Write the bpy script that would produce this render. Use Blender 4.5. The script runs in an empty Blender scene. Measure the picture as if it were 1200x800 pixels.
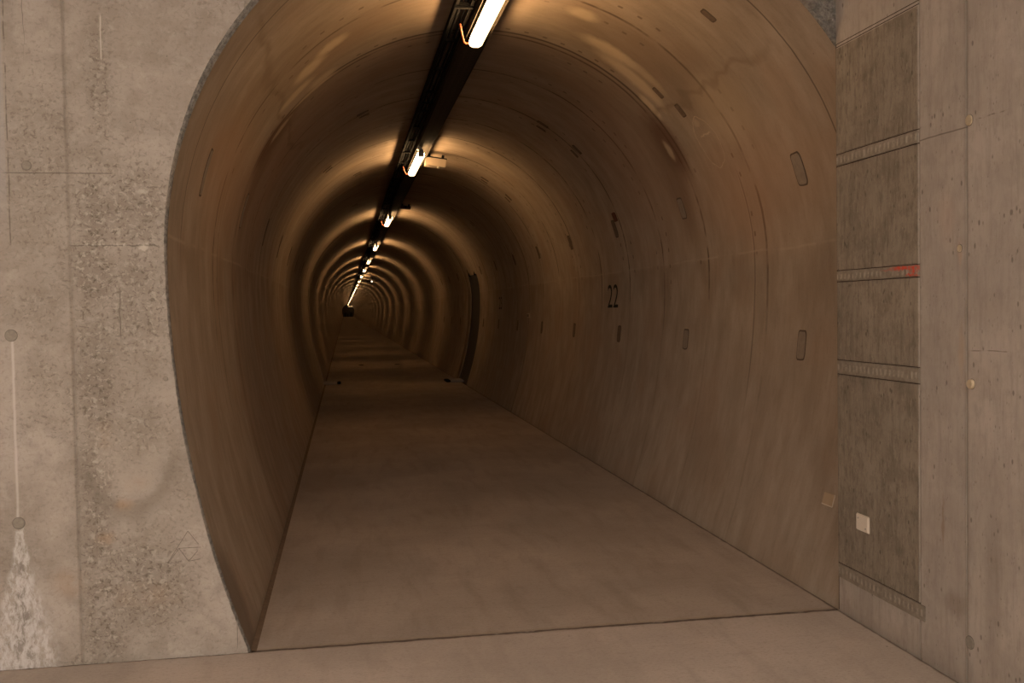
import bpy, bmesh, math, random
from mathutils import Vector, Matrix, noise as mnoise
import numpy as np
random.seed(7)
sc = bpy.context.scene
COL = sc.collection
PI = math.pi

# ------------------------------------------------------------------ camera
F = 1150.0
EYE = 1.6
def make_camera():
    vx, vy, roll = 404.0, 365.0, 0.0165
    d = np.array([(vx-600)/F, (400-vy)/F, -1.0])
    u = np.array([-roll, 1.0, -roll*d[0]+d[1]])
    d = d/np.linalg.norm(d); u = u/np.linalg.norm(u)
    x = np.cross(d, u)
    R = np.array([x, d, u])
    cd = bpy.data.cameras.new('camera'); co = bpy.data.objects.new('camera', cd); COL.objects.link(co)
    cd.sensor_width = 36; cd.lens = F/1200*36; cd.clip_start = 0.05; cd.clip_end = 1000
    m = Matrix([[R[i][j] for j in range(3)] for i in range(3)]).to_4x4()
    m.translation = Vector((0, 0, EYE))
    co.matrix_world = m
    sc.camera = co
make_camera()
sc.view_settings.view_transform = 'Standard'
sc.view_settings.look = 'None'
sc.view_settings.gamma = 1
sc.view_settings.exposure = 0
sc.view_settings.use_curve_mapping = False
sc.cycles.max_bounces = 4; sc.cycles.diffuse_bounces = 4; sc.cycles.adaptive_threshold = 0.045; sc.cycles.glossy_bounces = 3
sc.cycles.caustics_reflective = False; sc.cycles.caustics_refractive = False
w = bpy.data.worlds.new('world'); sc.world = w; w.use_nodes = True
w.node_tree.nodes['Background'].inputs[0].default_value = (0.02, 0.017, 0.014, 1)
w.node_tree.nodes['Background'].inputs[1].default_value = 0.1

# ------------------------------------------------------------------ tunnel section
CX, ZC, RR, R2 = 1.03, 1.86, 1.835, 5.38
PORTAL = 4.74
TEND = 303.0
SPR = RR*PI/2                       # arc length from the crown to the springing line
def half(z):
    if z > ZC: return math.sqrt(max(0, RR**2-(z-ZC)**2))
    return RR-(R2-math.sqrt(R2*R2-(ZC-z)**2))
A2 = math.asin(ZC/R2)
SBASE = SPR+R2*A2
def sect(v, off=0.0):
    """arc length from the crown (+ to the right) -> x, z ; off = outwards"""
    s = abs(v); sg = 1 if v >= 0 else -1
    if s <= SPR:
        a = s/RR; x = (RR+off)*math.sin(a); z = ZC+(RR+off)*math.cos(a)
    else:
        b = (s-SPR)/R2
        x = RR-R2+(R2+off)*math.cos(b); z = ZC-(R2+off)*math.sin(b)
    return CX+sg*x, z
def vz(z, side=1):
    """arc length of the point of the section at height z"""
    if z >= ZC: s = RR*math.acos(min(1, (z-ZC)/RR))
    else: s = SPR+R2*math.asin((ZC-z)/R2)
    return s*side

# ------------------------------------------------------------------ helpers
def link(o, parent=None):
    COL.objects.link(o)
    if parent: o.parent = parent
    return o
def tag(o, label=None, cat=None, group=None, kind=None):
    if label: o['label'] = label
    if cat: o['category'] = cat
    if group: o['group'] = group
    if kind: o['kind'] = kind
    return o
def empty(name, loc=(0, 0, 0), label=None, cat=None, group=None):
    o = bpy.data.objects.new(name, None); o.location = loc; o.empty_display_size = .1
    link(o); return tag(o, label, cat, group)
def mobj(name, verts, faces, mat, parent=None, smooth=False, uv=None):
    me = bpy.data.meshes.new(name); me.from_pydata([tuple(v) for v in verts], [], faces); me.update()
    if uv:
        l = me.uv_layers.new(name='UVMap')
        for lp in me.loops: l.data[lp.index].uv = uv[lp.vertex_index]
    if smooth:
        for p in me.polygons: p.use_smooth = True
    me.materials.append(mat)
    return link(bpy.data.objects.new(name, me), parent)
class MB:
    def __init__(s): s.v = []; s.f = []
    def box(s, x0, x1, y0, y1, z0, z1, m=None):
        b = len(s.v)
        for x in (x0, x1):
            for y in (y0, y1):
                for z in (z0, z1):
                    p = Vector((x, y, z)); s.v.append(m @ p if m else p)
        for q in ((0,1,3,2),(4,6,7,5),(0,4,5,1),(2,3,7,6),(0,2,6,4),(1,5,7,3)): s.f.append(tuple(b+i for i in q))
        return s
    def bbox(s, x0, x1, y0, y1, z0, z1, c=.004, m=None):
        """box with chamfered edges"""
        bm = bmesh.new(); bmesh.ops.create_cube(bm, size=1)
        for v in bm.verts:
            v.co = Vector(((x0+x1)/2+v.co.x*(x1-x0), (y0+y1)/2+v.co.y*(y1-y0), (z0+z1)/2+v.co.z*(z1-z0)))
        bmesh.ops.bevel(bm, geom=bm.edges[:], offset=c, segments=2, affect='EDGES')
        bmesh.ops.recalc_face_normals(bm, faces=bm.faces[:])
        b = len(s.v)
        for v in bm.verts: s.v.append(m @ v.co if m else v.co.copy())
        for f in bm.faces: s.f.append(tuple(b+v.index for v in f.verts))
        bm.free(); return s
    def tube(s, pts, r, n=8):
        b = len(s.v); pts = [Vector(p) for p in pts]
        for i, p in enumerate(pts):
            t = (pts[min(i+1, len(pts)-1)]-pts[max(i-1, 0)]).normalized()
            a = t.cross(Vector((0, 0, 1)))
            if a.length < .05: a = t.cross(Vector((1, 0, 0)))
            a.normalize(); c = t.cross(a)
            for k in range(n):
                an = 2*PI*k/n; s.v.append(p+a*math.cos(an)*r+c*math.sin(an)*r)
        for i in range(len(pts)-1):
            for k in range(n):
                s.f.append((b+i*n+k, b+i*n+(k+1) % n, b+(i+1)*n+(k+1) % n, b+(i+1)*n+k))
        s.f.append(tuple(b+k for k in range(n))[::-1]); s.f.append(tuple(b+(len(pts)-1)*n+k for k in range(n)))
        return s
    def disc(s, c, nrm, r, h, n=20):
        """short cylinder with a bevelled rim, starting at c going along nrm"""
        c = Vector(c); nrm = Vector(nrm).normalized()
        a = nrm.orthogonal().normalized(); e = nrm.cross(a)
        b = len(s.v); rings = [(r, 0), (r, h*.6), (r*.86, h)]
        for rr, hh in rings:
            for k in range(n):
                an = 2*PI*k/n; s.v.append(c+nrm*hh+a*math.cos(an)*rr+e*math.sin(an)*rr)
        for i in range(2):
            for k in range(n): s.f.append((b+i*n+k, b+i*n+(k+1) % n, b+(i+1)*n+(k+1) % n, b+(i+1)*n+k))
        s.f.append(tuple(b+2*n+k for k in range(n)))
        return s
    def build(s, name, mat, parent=None, smooth=False): return mobj(name, s.v, s.f, mat, parent, smooth)

# ------------------------------------------------------------------ materials
class Mat:
    def __init__(s, name):
        s.m = bpy.data.materials.new(name); s.m.use_nodes = True; s.t = s.m.node_tree
        s.b = s.t.nodes['Principled BSDF']; s.cache = {}
    def nd(s, ty, ins=None, **at):
        # equal nodes are shared
        kk = lambda v: (v.node.name, v.identifier) if isinstance(v, bpy.types.NodeSocket) else v
        key = (ty, tuple((k, kk(v)) for k, v in (ins or {}).items()), tuple(at.items()))
        if key in s.cache: return s.cache[key]
        n = s.nd_(ty, ins, **at); s.cache[key] = n; return n
    def nd_(s, ty, ins=None, **at):
        n = s.t.nodes.new(ty)
        for k, v in at.items(): setattr(n, k, v)
        for k, v in (ins or {}).items(): s.set(n.inputs[k], v)
        return n
    def set(s, sock, v):
        if isinstance(v, bpy.types.NodeSocket): s.t.links.new(v, sock)
        else:
            if sock.type == 'RGBA' and len(v) == 3: v = (*v, 1)
            sock.default_value = v
    def math(s, op, a, b=0.0, c=0.0):
        return s.nd('ShaderNodeMath', {0: a, 1: b, 2: c}, operation=op).outputs[0]
    def add(s, a, b): return s.math('ADD', a, b)
    def mul(s, a, b): return s.math('MULTIPLY', a, b)
    def mx(s, a, b): return s.math('MAXIMUM', a, b)
    def inv(s, a): return s.math('SUBTRACT', 1.0, a)
    def ramp(s, v, lo, hi, a=0.0, b=1.0):
        return s.nd('ShaderNodeMapRange', {'Value': v, 'From Min': lo, 'From Max': hi, 'To Min': a, 'To Max': b}, interpolation_type='SMOOTHSTEP').outputs[0]
    def vmul(s, v, k): return s.nd('ShaderNodeVectorMath', {0: v, 1: k}, operation='MULTIPLY').outputs[0]
    def vadd(s, v, k): return s.nd('ShaderNodeVectorMath', {0: v, 1: k}, operation='ADD').outputs[0]
    def noise(s, vec, scale, detail=4, rough=.55, k=None, color=False):
        if k: vec = s.vmul(vec, k)
        n = s.nd('ShaderNodeTexNoise', {'Vector': vec, 'Scale': scale, 'Detail': detail, 'Roughness': rough})
        return n.outputs['Color' if color else 'Fac']
    def voro(s, vec, scale, k=None, out='Distance', rnd=1.0):
        if k: vec = s.vmul(vec, k)
        n = s.nd('ShaderNodeTexVoronoi', {'Vector': vec, 'Scale': scale, 'Randomness': rnd}); return n.outputs[out]
    def mix(s, f, a, b):
        n = s.nd_('ShaderNodeMix', data_type='RGBA'); s.set(n.inputs[0], f); s.set(n.inputs[6], a); s.set(n.inputs[7], b); return n.outputs[2]
    def scalec(s, f, col):
        n = s.nd_('ShaderNodeMix', data_type='RGBA', blend_type='MULTIPLY'); n.inputs[0].default_value = 1
        s.set(n.inputs[6], col); c = s.nd('ShaderNodeCombineColor', {0: f, 1: f, 2: f}); s.set(n.inputs[7], c.outputs[0]); return n.outputs[2]
    def distort(s, vec, scale, amt):
        c = s.noise(vec, scale, 2, .6, color=True)
        c = s.vadd(c, (-.5, -.5, -.5)); return s.vadd(vec, s.vmul(c, (amt, amt, 0)))
    def sep(s, vec):
        n = s.nd('ShaderNodeSeparateXYZ', {0: vec}); return n.outputs[0], n.outputs[1], n.outputs[2]
    def comb(s, x, y, z=0.0): return s.nd('ShaderNodeCombineXYZ', {0: x, 1: y, 2: z}).outputs[0]
    def ell(s, vec, cu, cv, ru, rv, soft=.3, ang=0.0):
        v = s.vadd(vec, (-cu, -cv, 0))
        if ang: v = s.nd('ShaderNodeVectorRotate', {'Vector': v, 'Angle': ang}, rotation_type='Z_AXIS').outputs[0]
        v = s.vmul(v, (1/ru, 1/rv, 0))
        l = s.nd('ShaderNodeVectorMath', {0: v}, operation='LENGTH').outputs['Value']
        return s.ramp(l, 1+soft, 1-soft)
    def elld(s, vec, cu, cv, ru, rv):
        v = s.vmul(s.vadd(vec, (-cu, -cv, 0)), (1/ru, 1/rv, 0))
        return s.nd('ShaderNodeVectorMath', {0: v}, operation='LENGTH').outputs['Value']
    def line(s, x, pos, w, soft=None):
        d = s.math('ABSOLUTE', s.math('SUBTRACT', x, pos)); soft = soft or w*.6
        return s.ramp(d, w+soft, max(0, w-soft))
    def rng(s, x, a, b, soft):
        return s.mul(s.ramp(x, a-soft, a+soft), s.ramp(x, b+soft, b-soft))
    def bump(s, h, strength=.3, dist=.01):
        n = s.nd('ShaderNodeBump', {'Height': h, 'Strength': strength, 'Distance': dist}); s.set(s.b.inputs['Normal'], n.outputs[0])
    def fin(s, col, rough=.8, metal=0.0, spec=.3):
        s.set(s.b.inputs['Base Color'], col); s.set(s.b.inputs['Roughness'], rough)
        s.set(s.b.inputs['Metallic'], metal); s.set(s.b.inputs['Specular IOR Level'], spec)
        return s.m
    def obj(s): return s.nd('ShaderNodeTexCoord').outputs['Object']

def plain(name, col, rough=.6, metal=0.0, spec=.4, var=.25, scale=30):
    M = Mat(name); n = M.noise(M.obj(), scale, 4, .6)
    c = M.mix(n, tuple(x*(1-var) for x in col), tuple(min(1, x*(1+var)) for x in col))
    return M.fin(c, rough, metal, spec)

def mat_front_wall():
    M = Mat('cast_concrete_front'); o = M.obj(); x, y, z = M.sep(o); p = M.comb(x, z)
    pd = M.distort(p, 9, .035); pf = M.distort(p, 40, .02)
    big = M.noise(p, 1.6, 5, .6); mid = M.noise(p, 7, 5, .6); fine = M.noise(p, 75, 5, .65)
    flake = M.noise(M.distort(p, 22, .05), 40, 5, .7); flake2 = M.noise(M.distort(M.vadd(p, (7, 3, 0)), 18, .05), 52, 5, .7)
    c = M.mix(M.ramp(big, .3, .72), (.335, .287, .243), (.455, .402, .352))
    c = M.mix(M.mul(M.ramp(mid, .42, .68), .55), c, (.27, .23, .19))
    c = M.mix(M.mul(M.ramp(M.noise(M.distort(M.vadd(p, (2, 8, 0)), 5, .1), 14, 5, .7), .5, .7), .4), c, (.5, .45, .4))
    # weathered area right of the joint and other dark areas
    dk = M.mul(M.rng(x, -1.205, -1.05, .06), M.ramp(z, 2.5, 2.15))
    dk = M.mul(dk, M.ramp(M.noise(M.distort(p, 6, .1), 5, 5, .65), .3, .52))
    e1 = M.ell(pd, -1.0, 2.1, .24, .22, .5); e2 = M.ell(pd, -1.08, 2.62, .06, .3, .7); e3 = M.ell(pd, -.95, .36, .22, .22, .6)
    e4 = M.ell(pd, -1.33, 2.28, .16, .4, .7); e5 = M.ell(pd, -.93, 1.66, .16, .3, .6); e6 = M.ell(pd, -.98, 1.05, .2, .15, .8); e7 = M.ell(pd, -1.12, 1.78, .1, .14, .5)
    area = M.mx(M.mx(M.mx(dk, M.mul(e1, .8)), M.mx(M.mul(e2, .7), M.mul(e3, .85))), M.mx(M.mx(M.mul(e4, .5), M.mul(e5, .75)), M.mx(M.mul(e6, .6), e7)))
    ld = M.mul(M.ramp(M.noise(M.vadd(p, (3, 9, 0)), 2.6, 3, .5), .5, .68), .5)
    area = M.mul(M.mx(area, ld), M.ramp(M.noise(M.distort(M.vadd(p, (5, 5, 0)), 10, .1), 11, 5, .7), .25, .6, .35, 1.0))
    c = M.mix(M.mul(area, .8), c, (.22, .186, .15))
    wf = M.ramp(flake, .52, .6); bf = M.ramp(flake2, .51, .62)
    c = M.mix(M.mul(M.mul(area, wf), .7), c, (.52, .465, .4))
    c = M.mix(M.mul(M.mul(M.add(M.mul(area, .8), .25), bf), .85), c, (.125, .1, .078))
    c = M.mix(M.mul(M.ramp(fine, .5, .72), .25), c, (.26, .22, .18))
    # rounded patch with a dark rim
    d = M.elld(pd, -1.0, 1.04, .205, .33)
    low = M.ramp(z, 1.02, .86)
    rim = M.mul(M.mul(M.ramp(d, .86, 1.02), M.ramp(d, 1.28, 1.04)), low)
    c = M.mix(M.mul(rim, .5), c, (.2, .17, .135))
    c = M.mix(M.mul(M.mul(M.ramp(d, 1, .7), M.ramp(z, 1.15, .9)), .3), c, (.47, .41, .35))
    # rust tints
    for (a, b, r1, r2, k) in ((-1.025, .725, .035, .03, .5), (-1.1, .575, .04, .025, .55), (-1.28, .38, .06, .06, .3), (-.97, .82, .04, .025, .35), (-1.1, 1.05, .03, .05, .25), (-.93, .3, .12, .05, .2)):
        c = M.mix(M.mul(M.mul(M.ell(M.distort(p, 20, .05), a, b, r1, r2, .8), k*.8), M.ramp(mid, .3, .6)), c, (.48, .3, .17))
    # formwork lines and cracks
    br = M.ramp(M.noise(p, 18, 3, .6), .35, .6)
    thin = M.mul(M.line(z, 2.247, .0022), M.rng(x, -1.5, -1.04, .01))
    thin = M.mx(thin, M.mul(M.line(M.sep(pf)[1], 1.919, .003), M.rng(x, -1.222, -.84, .01)))
    thin = M.mx(thin, M.mul(M.line(M.sep(M.distort(p, 5, .012))[0], -1.474, .0028), M.mul(M.ramp(z, 1.9, 1.95), br)))
    thin = M.mx(thin, M.mul(M.line(M.sep(M.distort(p, 9, .01))[0], -.532, .0016), M.rng(z, .03, .33, .02)))
    thin = M.mx(thin, M.mul(M.line(M.sep(M.distort(p, 4, .06))[0], -1.39, .0016), M.mul(M.ramp(z, 2.7, 2.95), .8)))
    thin = M.mx(thin, M.mul(M.line(M.sep(M.distort(p, 9, .02))[0], -1.015, .0022), M.rng(z, 1.5, 1.72, .03)))
    c = M.mix(M.mul(thin, .75), c, (.13, .11, .09))
    wl = M.mul(M.line(M.sep(pf)[1], 1.923, .007), M.mul(M.rng(x, -1.22, -.86, .01), M.ramp(M.noise(p, 28, 4, .6, (1, .3, 1)), .5, .62)))
    wl = M.mx(wl, M.mul(M.line(M.sep(M.distort(p, 7, .012))[0], -1.064, .003), M.rng(z, 2.76, 2.96, .015)))
    wl = M.mx(wl, M.ell(M.distort(p, 50, .035), -.905, 1.908, .018, .012, .5))
    wl = M.mx(wl, M.mul(M.ell(M.distort(p, 50, .03), -.905, 2.165, .022, .009, .6), .6))
    c = M.mix(M.mul(wl, .65), c, (.62, .57, .5))
    # dirt beside the joint
    c = M.mix(M.mul(M.line(x, -1.222, .005, .012), .2), c, (.2, .165, .13))
    # lime streak between the plugs and the fan under the lower one
    st = M.mul(M.line(M.sep(M.distort(p, 6, .01))[0], -1.481, .005, .005), M.rng(z, .68, 1.5, .01))
    st = M.mul(st, M.ramp(M.noise(p, 5, 3, .5), .1, .4))
    hw = M.ramp(z, .66, 0.0, .022, .15)
    dx = M.math('ABSOLUTE', M.math('SUBTRACT', M.sep(pd)[0], -1.475))
    fan = M.mul(M.ramp(M.math('DIVIDE', dx, hw), 1.15, .6), M.ramp(z, .665, .62))
    fn = M.noise(M.distort(p, 20, .04), 26, 6, .75, (1.5, .55, 1))
    fan = M.mul(fan, M.ramp(fn, .4, .62))
    c = M.mix(M.mul(fan, .75), c, (.66, .65, .64))
    core = M.mul(M.mul(M.ramp(M.math('DIVIDE', dx, hw), .5, .1), M.ramp(z, .6, .5)), M.ramp(fn, .5, .4))
    c = M.mix(M.mul(core, .55), c, (.2, .185, .17))
    c = M.mix(M.mul(st, .7), c, (.6, .56, .53))
    c = M.mix(M.mul(M.ramp(x, -1.478, -1.49), M.mul(M.ramp(z, 1.9, 2.3), .5)), c, (.38, .36, .345))
    # pores
    v = M.voro(p, 16); rn = M.noise(M.vadd(p, (1, 5, 0)), 11, 2, .5)
    pore = M.mul(M.ramp(v, .06, .03), M.ramp(rn, .52, .56))
    c = M.mix(M.mul(pore, .7), c, (.12, .1, .08))
    M.bump(M.add(M.add(M.mul(fine, .5), M.mul(flake, .5)), M.mul(pore, -.8)), .35, .004)
    return M.fin(c, .85, 0, .2)

def mat_right_wall(name, base, dark, panel=0.0):
    M = Mat(name); o = M.obj(); x, y, z = M.sep(o); p = M.comb(y, z)
    big = M.noise(p, 2.0, 4, .55); mid = M.noise(p, 9, 5, .6); fine = M.noise(p, 90, 4, .6)
    strk = M.noise(p, 30, 5, .65, (1, .1, 1)); grain = M.noise(M.distort(p, 20, .02), 34, 5, .75, (1, .3, 1))
    c = M.mix(M.ramp(big, .3, .7), tuple(k*.9 for k in base), tuple(k*1.08 for k in base))
    c = M.mix(M.mul(M.ramp(M.noise(M.distort(p, 6, .1), 6, 6, .7), .4, .64), .4+panel*.35), c, dark)
    c = M.mix(M.mul(M.ramp(strk, .45, .7), .35+panel*.2), c, tuple(k*.8 for k in dark))
    c = M.mix(M.mul(M.ramp(grain, .5, .64), .2+.3*panel), c, tuple(k*.62 for k in dark))
    c = M.mix(M.mul(M.ramp(M.noise(M.distort(M.vadd(p, (4, 4, 0)), 20, .02), 42, 5, .75, (1, .28, 1)), .54, .64), .15+.45*panel), c, tuple(k*1.15 for k in base))
    # upright pits and flecks
    v = M.voro(p, 26, (1, .55, 1)); rn = M.noise(M.vadd(p, (5, 1, 0)), 7, 3, .6)
    pit = M.mul(M.ramp(v, .2, .1), M.ramp(rn, .46, .56))
    v2 = M.voro(M.vadd(p, (2, 2, 0)), 60, (1, .45, 1)); pit = M.mx(pit, M.mul(M.mul(M.ramp(v2, .2, .1), M.ramp(M.noise(M.vadd(p, (9, 9, 0)), 9, 3, .6), .48, .6)), .8))
    c = M.mix(M.mul(pit, .7), c, tuple(k*.45 for k in dark))
    if not panel:
        yd = M.sep(M.distort(p, 7, .012))[0]
        c = M.mix(M.mul(M.line(yd, 3.665, .006, .014), .55), c, (.15, .12, .09))
        c = M.mix(M.mul(M.line(yd, 3.998, .004, .008), .5), c, (.15, .12, .09))
        h = M.mul(M.line(M.add(M.sep(M.distort(p, 6, .01))[1], M.mul(y, 0)), 2.312, .0028), M.rng(y, 3.665, 4.0, .003))
        h = M.mx(h, M.mul(M.mul(M.line(M.sep(M.distort(p, 4, .03))[1], 2.33, .0025), M.ramp(y, 3.66, 3.64)), M.ramp(M.noise(p, 20, 3, .6), .45, .6)))
        h = M.mx(h, M.mul(M.mul(M.line(M.sep(M.distort(p, 4, .02))[1], 1.4, .002), M.rng(y, 3.4, 3.64, .02)), M.ramp(M.noise(p, 16, 3, .6), .4, .6)))
        c = M.mix(M.mul(h, .7), c, (.12, .095, .07))
        for (a, b, r1, r2, k, cc) in ((3.71, 1.8, .015, .05, .5, (.5, .34, .24)), (3.7, 1.4, .018, .1, .4, (.46, .33, .22)), (3.83, .65, .008, .1, .5, (.24, .15, .09)),
                                 (3.74, .32, .07, .05, .4, (.2, .15, .11)), (3.5, .45, .05, .3, .35, (.22, .18, .14)), (3.8, 1.95, .05, .1, .25, (.5, .36, .28))):
            c = M.mix(M.mul(M.ell(M.distort(p, 20, .03), a, b, r1, r2, .6), k), c, cc)
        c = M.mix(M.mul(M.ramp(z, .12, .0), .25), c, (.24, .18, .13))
    M.bump(M.add(M.mul(fine, .4), M.add(M.mul(grain, .4), M.mul(pit, -1))), .35, .004)
    return M.fin(c, .85, 0, .2)

def mat_strip(red=False):
    M = Mat('imprinted_strip_sprayed' if red else 'imprinted_strip'); o = M.obj(); x, y, z = M.sep(o); p = M.comb(y, z)
    n = M.noise(p, 30, 5, .65); c = M.mix(M.ramp(n, .35, .7), (.24, .2, .155), (.33, .28, .225))
    fr = M.math('FRACT', M.mul(M.sep(M.distort(p, 12, .03))[0], 27.0)); zz = M.math('FRACT', M.mul(z, 1.0))
    tick = M.mul(M.line(fr, .5, .22, .15), M.ramp(M.noise(p, 14, 3, .6), .35, .55))
    zc = {True: 1.738}.get(red)
    tk = M.line(z, 1.738, .013, .006)
    for q_ in (1.272, 2.334, .212): tk = M.mx(tk, M.line(z, q_, .016, .006))
    tick = M.mul(tick, tk)
    c = M.mix(M.mul(tick, .55), c, (.5, .44, .36))
    c = M.mix(M.mul(M.ramp(M.noise(p, 60, 4, .6), .55, .68), .5), c, (.16, .13, .1))
    if red:
        pd = M.distort(p, 35, .03)
        rm = M.mx(M.mx(M.ell(pd, 4.1, 1.756, .12, .011, .5), M.ell(pd, 4.04, 1.745, .03, .02, .5)), M.mx(M.ell(pd, 4.05, 1.722, .05, .006, .5), M.mul(M.ell(pd, 4.2, 1.752, .1, .004, .5), .5)))
        rm = M.mul(rm, M.ramp(M.noise(p, 60, 4, .7), .36, .56))
        c = M.mix(M.mul(rm, .9), c, (.62, .07, .035))
    M.bump(M.add(n, tick), .5, .004)
    return M.fin(c, .85, 0, .2)

def mat_lining():
    M = Mat('tunnel_lining_concrete'); uv = M.nd('ShaderNodeUVMap').outputs[0]
    u, v, _ = M.sep(uv)
    ud = M.distort(uv, 2.5, .12); uf = M.distort(uv, 14, .05)
    s1 = M.noise(uv, 2.2, 5, .6, (2.2, .8, 1)); s2 = M.noise(uv, 6, 5, .65, (3, .7, 1)); s3 = M.noise(uv, 1.3, 3, .5)
    fine = M.noise(uv, 60, 5, .65)
    c = M.mix(M.ramp(s1, .3, .72), (.35, .28, .215), (.455, .368, .288))
    c = M.mix(M.mul(M.ramp(s3, .48, .7), .5), c, (.37, .262, .185))
    c = M.mix(M.mul(M.ramp(s2, .46, .76), .35), c, (.24, .178, .13))
    c = M.mix(M.mul(M.ramp(fine, .5, .7), .16), c, (.18, .13, .09))
    # each pour of the lining has a tone of its own
    blk = M.math('FLOOR', M.math('DIVIDE', M.math('SUBTRACT', u, 7.45), 7.7))
    wn = M.nd('ShaderNodeTexWhiteNoise', {'W': blk}, noise_dimensions='1D').outputs['Value']
    c = M.scalec(M.ramp(wn, 0, 1, .93, 1.03), c)
    # formwork panel joints, the concreting joint at the springing
    fr = M.math('FRACT', M.math('DIVIDE', M.math('SUBTRACT', M.sep(M.distort(uv, 1.5, .05))[0], 7.45), 1.1))
    dd = M.math('MINIMUM', fr, M.inv(fr))
    top = M.ramp(M.math('ABSOLUTE', v), 3.5, 2.7)
    pj = M.mul(M.ramp(dd, .022, .005), M.mul(M.add(M.mul(top, .75), .25), M.ramp(M.noise(uv, 3, 3, .6), .36, .56)))
    pj = M.mul(pj, M.ramp(u, 5.8, 5.95))
    c = M.mix(M.mul(pj, .85), c, (.1, .072, .05))
    av = M.math('ABSOLUTE', v); xw = M.sep(M.distort(uv, 6, .012))[0]
    far_ = M.mul(M.ramp(u, 10, 10.2), 1.0)
    c = M.mix(M.mul(M.mul(M.line(xw, 7.36, .017, .012), M.ramp(av, 2.15, 1.95)), .8), c, (.06, .043, .03))
    c = M.mix(M.mul(M.mul(M.line(xw, 6.56, .008, .008), M.mul(M.ramp(av, 2.1, 2.3), M.ramp(av, 4.1, 3.5))), .6), c, (.08, .06, .045))
    c = M.mix(M.mul(M.mul(M.line(M.math('SUBTRACT', xw, .02), 6.56, .005, .004), M.mul(M.ramp(av, 2.2, 2.3), M.ramp(av, 2.9, 2.7))), .5), c, (.5, .39, .28))
    # beyond the first ring the vault below the haunch is stained darker
    c = M.mix(M.mul(M.mul(M.ramp(xw, 7.3, 7.42), M.ramp(xw, 9.6, 7.6)), M.mul(M.ramp(M.sep(ud)[1], 2.5, 2.0), .3)), c, (.16, .1, .065))
    frj = M.math('FRACT', M.add(M.math('DIVIDE', M.math('SUBTRACT', M.sep(M.distort(uv, 6, .012))[0], 7.45), 7.7), .5))
    c = M.mix(M.mul(M.mul(M.line(frj, .5, .0022, .0016), far_), .8), c, (.07, .05, .035))
    c = M.mix(M.mul(M.mul(M.line(M.sep(M.distort(uv, 6, .012))[0], 5.13, .006, .006), M.ramp(av, 3.0, 2.6)), .8), c, (.08, .06, .045))
    # dotted rows of small blow holes beside the joints
    fr2 = M.math('FRACT', M.mul(v, 7.0)); dot = M.mul(M.mul(M.ramp(u, 5.8, 5.95), M.ramp(M.math('ABSOLUTE', M.math('SUBTRACT', dd, .16)), .018, .008)), M.mul(M.ramp(M.math('ABSOLUTE', M.math('SUBTRACT', fr2, .5)), .16, .08), M.ramp(M.noise(uv, 1.7, 2, .5), .5, .56)))
    c = M.mix(M.mul(M.mul(dot, top), .7), c, (.12, .085, .06))
    vd = M.sep(M.distort(uv, 1.5, .05))[1]
    sm = M.mul(M.line(M.math('ABSOLUTE', vd), 2.77, .006, .008), M.ramp(M.noise(uv, 3, 3, .6), .38, .55))
    c = M.mix(M.mul(sm, .45), c, (.5, .4, .3))
    lowd = M.mul(M.ramp(M.math('ABSOLUTE', vd), 2.74, 2.82), M.mul(M.ramp(M.math('ABSOLUTE', vd), 3.6, 2.95), M.ramp(M.noise(uv, 1.7, 2, .5), .4, .65)))
    c = M.mix(M.mul(lowd, .35), c, (.22, .16, .115))
    # blotches on the haunches of the first pour
    def blob(cu, cv, ru, rv, k, col, soft=.45, d=ud, ang=0.0):
        nonlocal c
        c = M.mix(M.mul(M.ell(d, cu, cv, ru, rv, soft, ang), k), c, col)
    L_ = (.62, .49, .34); D_ = (.16, .11, .072); Rd = (.42, .24, .145)
    for sg in (1, -1):
        blob(6.75, sg*.95, .4, .75, .45, D_, .7); blob(6.2, sg*1.5, .45, .5, .4, D_, .8)
        blob(7.5, sg*1.8, .22, .28, .8, (.13, .07, .045), .5, uf); blob(7.75, sg*2.1, .2, .5, .6, D_, .6)
        blob(6.5, sg*2.3, 1.0, .35, .35, Rd, .8); blob(8.6, sg*1.9, .8, .7, .3, Rd, .8)
    for (a, b, r1, r2, k) in ((6.95, .93, .1, .2, .7), (7.12, 1.22, .09, .3, .75), (6.92, 1.12, .07, .3, .5), (7.3, 1.47, .05, .12, .7), (6.55, .62, .09, .1, .6), (7.55, 1.85, .05, .08, .6),
                              (6.3, 1.75, .35, .25, .25), (6.75, -1.35, .12, .13, .6), (6.6, -1.15, .1, .12, .6), (7.05, -1.5, .08, .16, .6), (7.3, -1.25, .1, .12, .5), (7.5, -1.7, .06, .12, .5),
                              (7.4, -1.35, .05, .2, .5), (11.7, -1.4, .1, .3, .3), (12.4, .9, .15, .3, .3), (12.8, -1.0, .2, .3, .25)):
        blob(a, b, r1, r2, k, L_, .5, uf)
    # rim that the drying water left along the haunch
    rim = M.mul(M.line(M.sep(M.distort(uv, 3, .35))[1], 1.55, .02, .03), M.rng(u, 5.4, 7.45, .3))
    c = M.mix(M.mul(rim, .35), c, D_)
    rim2 = M.mul(M.line(M.sep(M.distort(uv, 2.2, .4))[1], -1.62, .02, .03), M.rng(u, 5.0, 9.0, .4))
    c = M.mix(M.mul(rim2, .35), c, D_)
    # chalk loop
    de = M.elld(uf, 6.78, 1.92, .17, .2)
    ch = M.mx(M.line(de, 1.0, .02, .02), M.mul(M.line(M.sep(uf)[1], 1.86, .006), M.rng(u, 6.68, 6.86, .02)))
    ch = M.mx(ch, M.mul(M.ell(uf, 6.8, 1.76, .045, .03, .3), .6))
    c = M.mix(M.mul(ch, .5), c, (.62, .48, .34))
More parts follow.
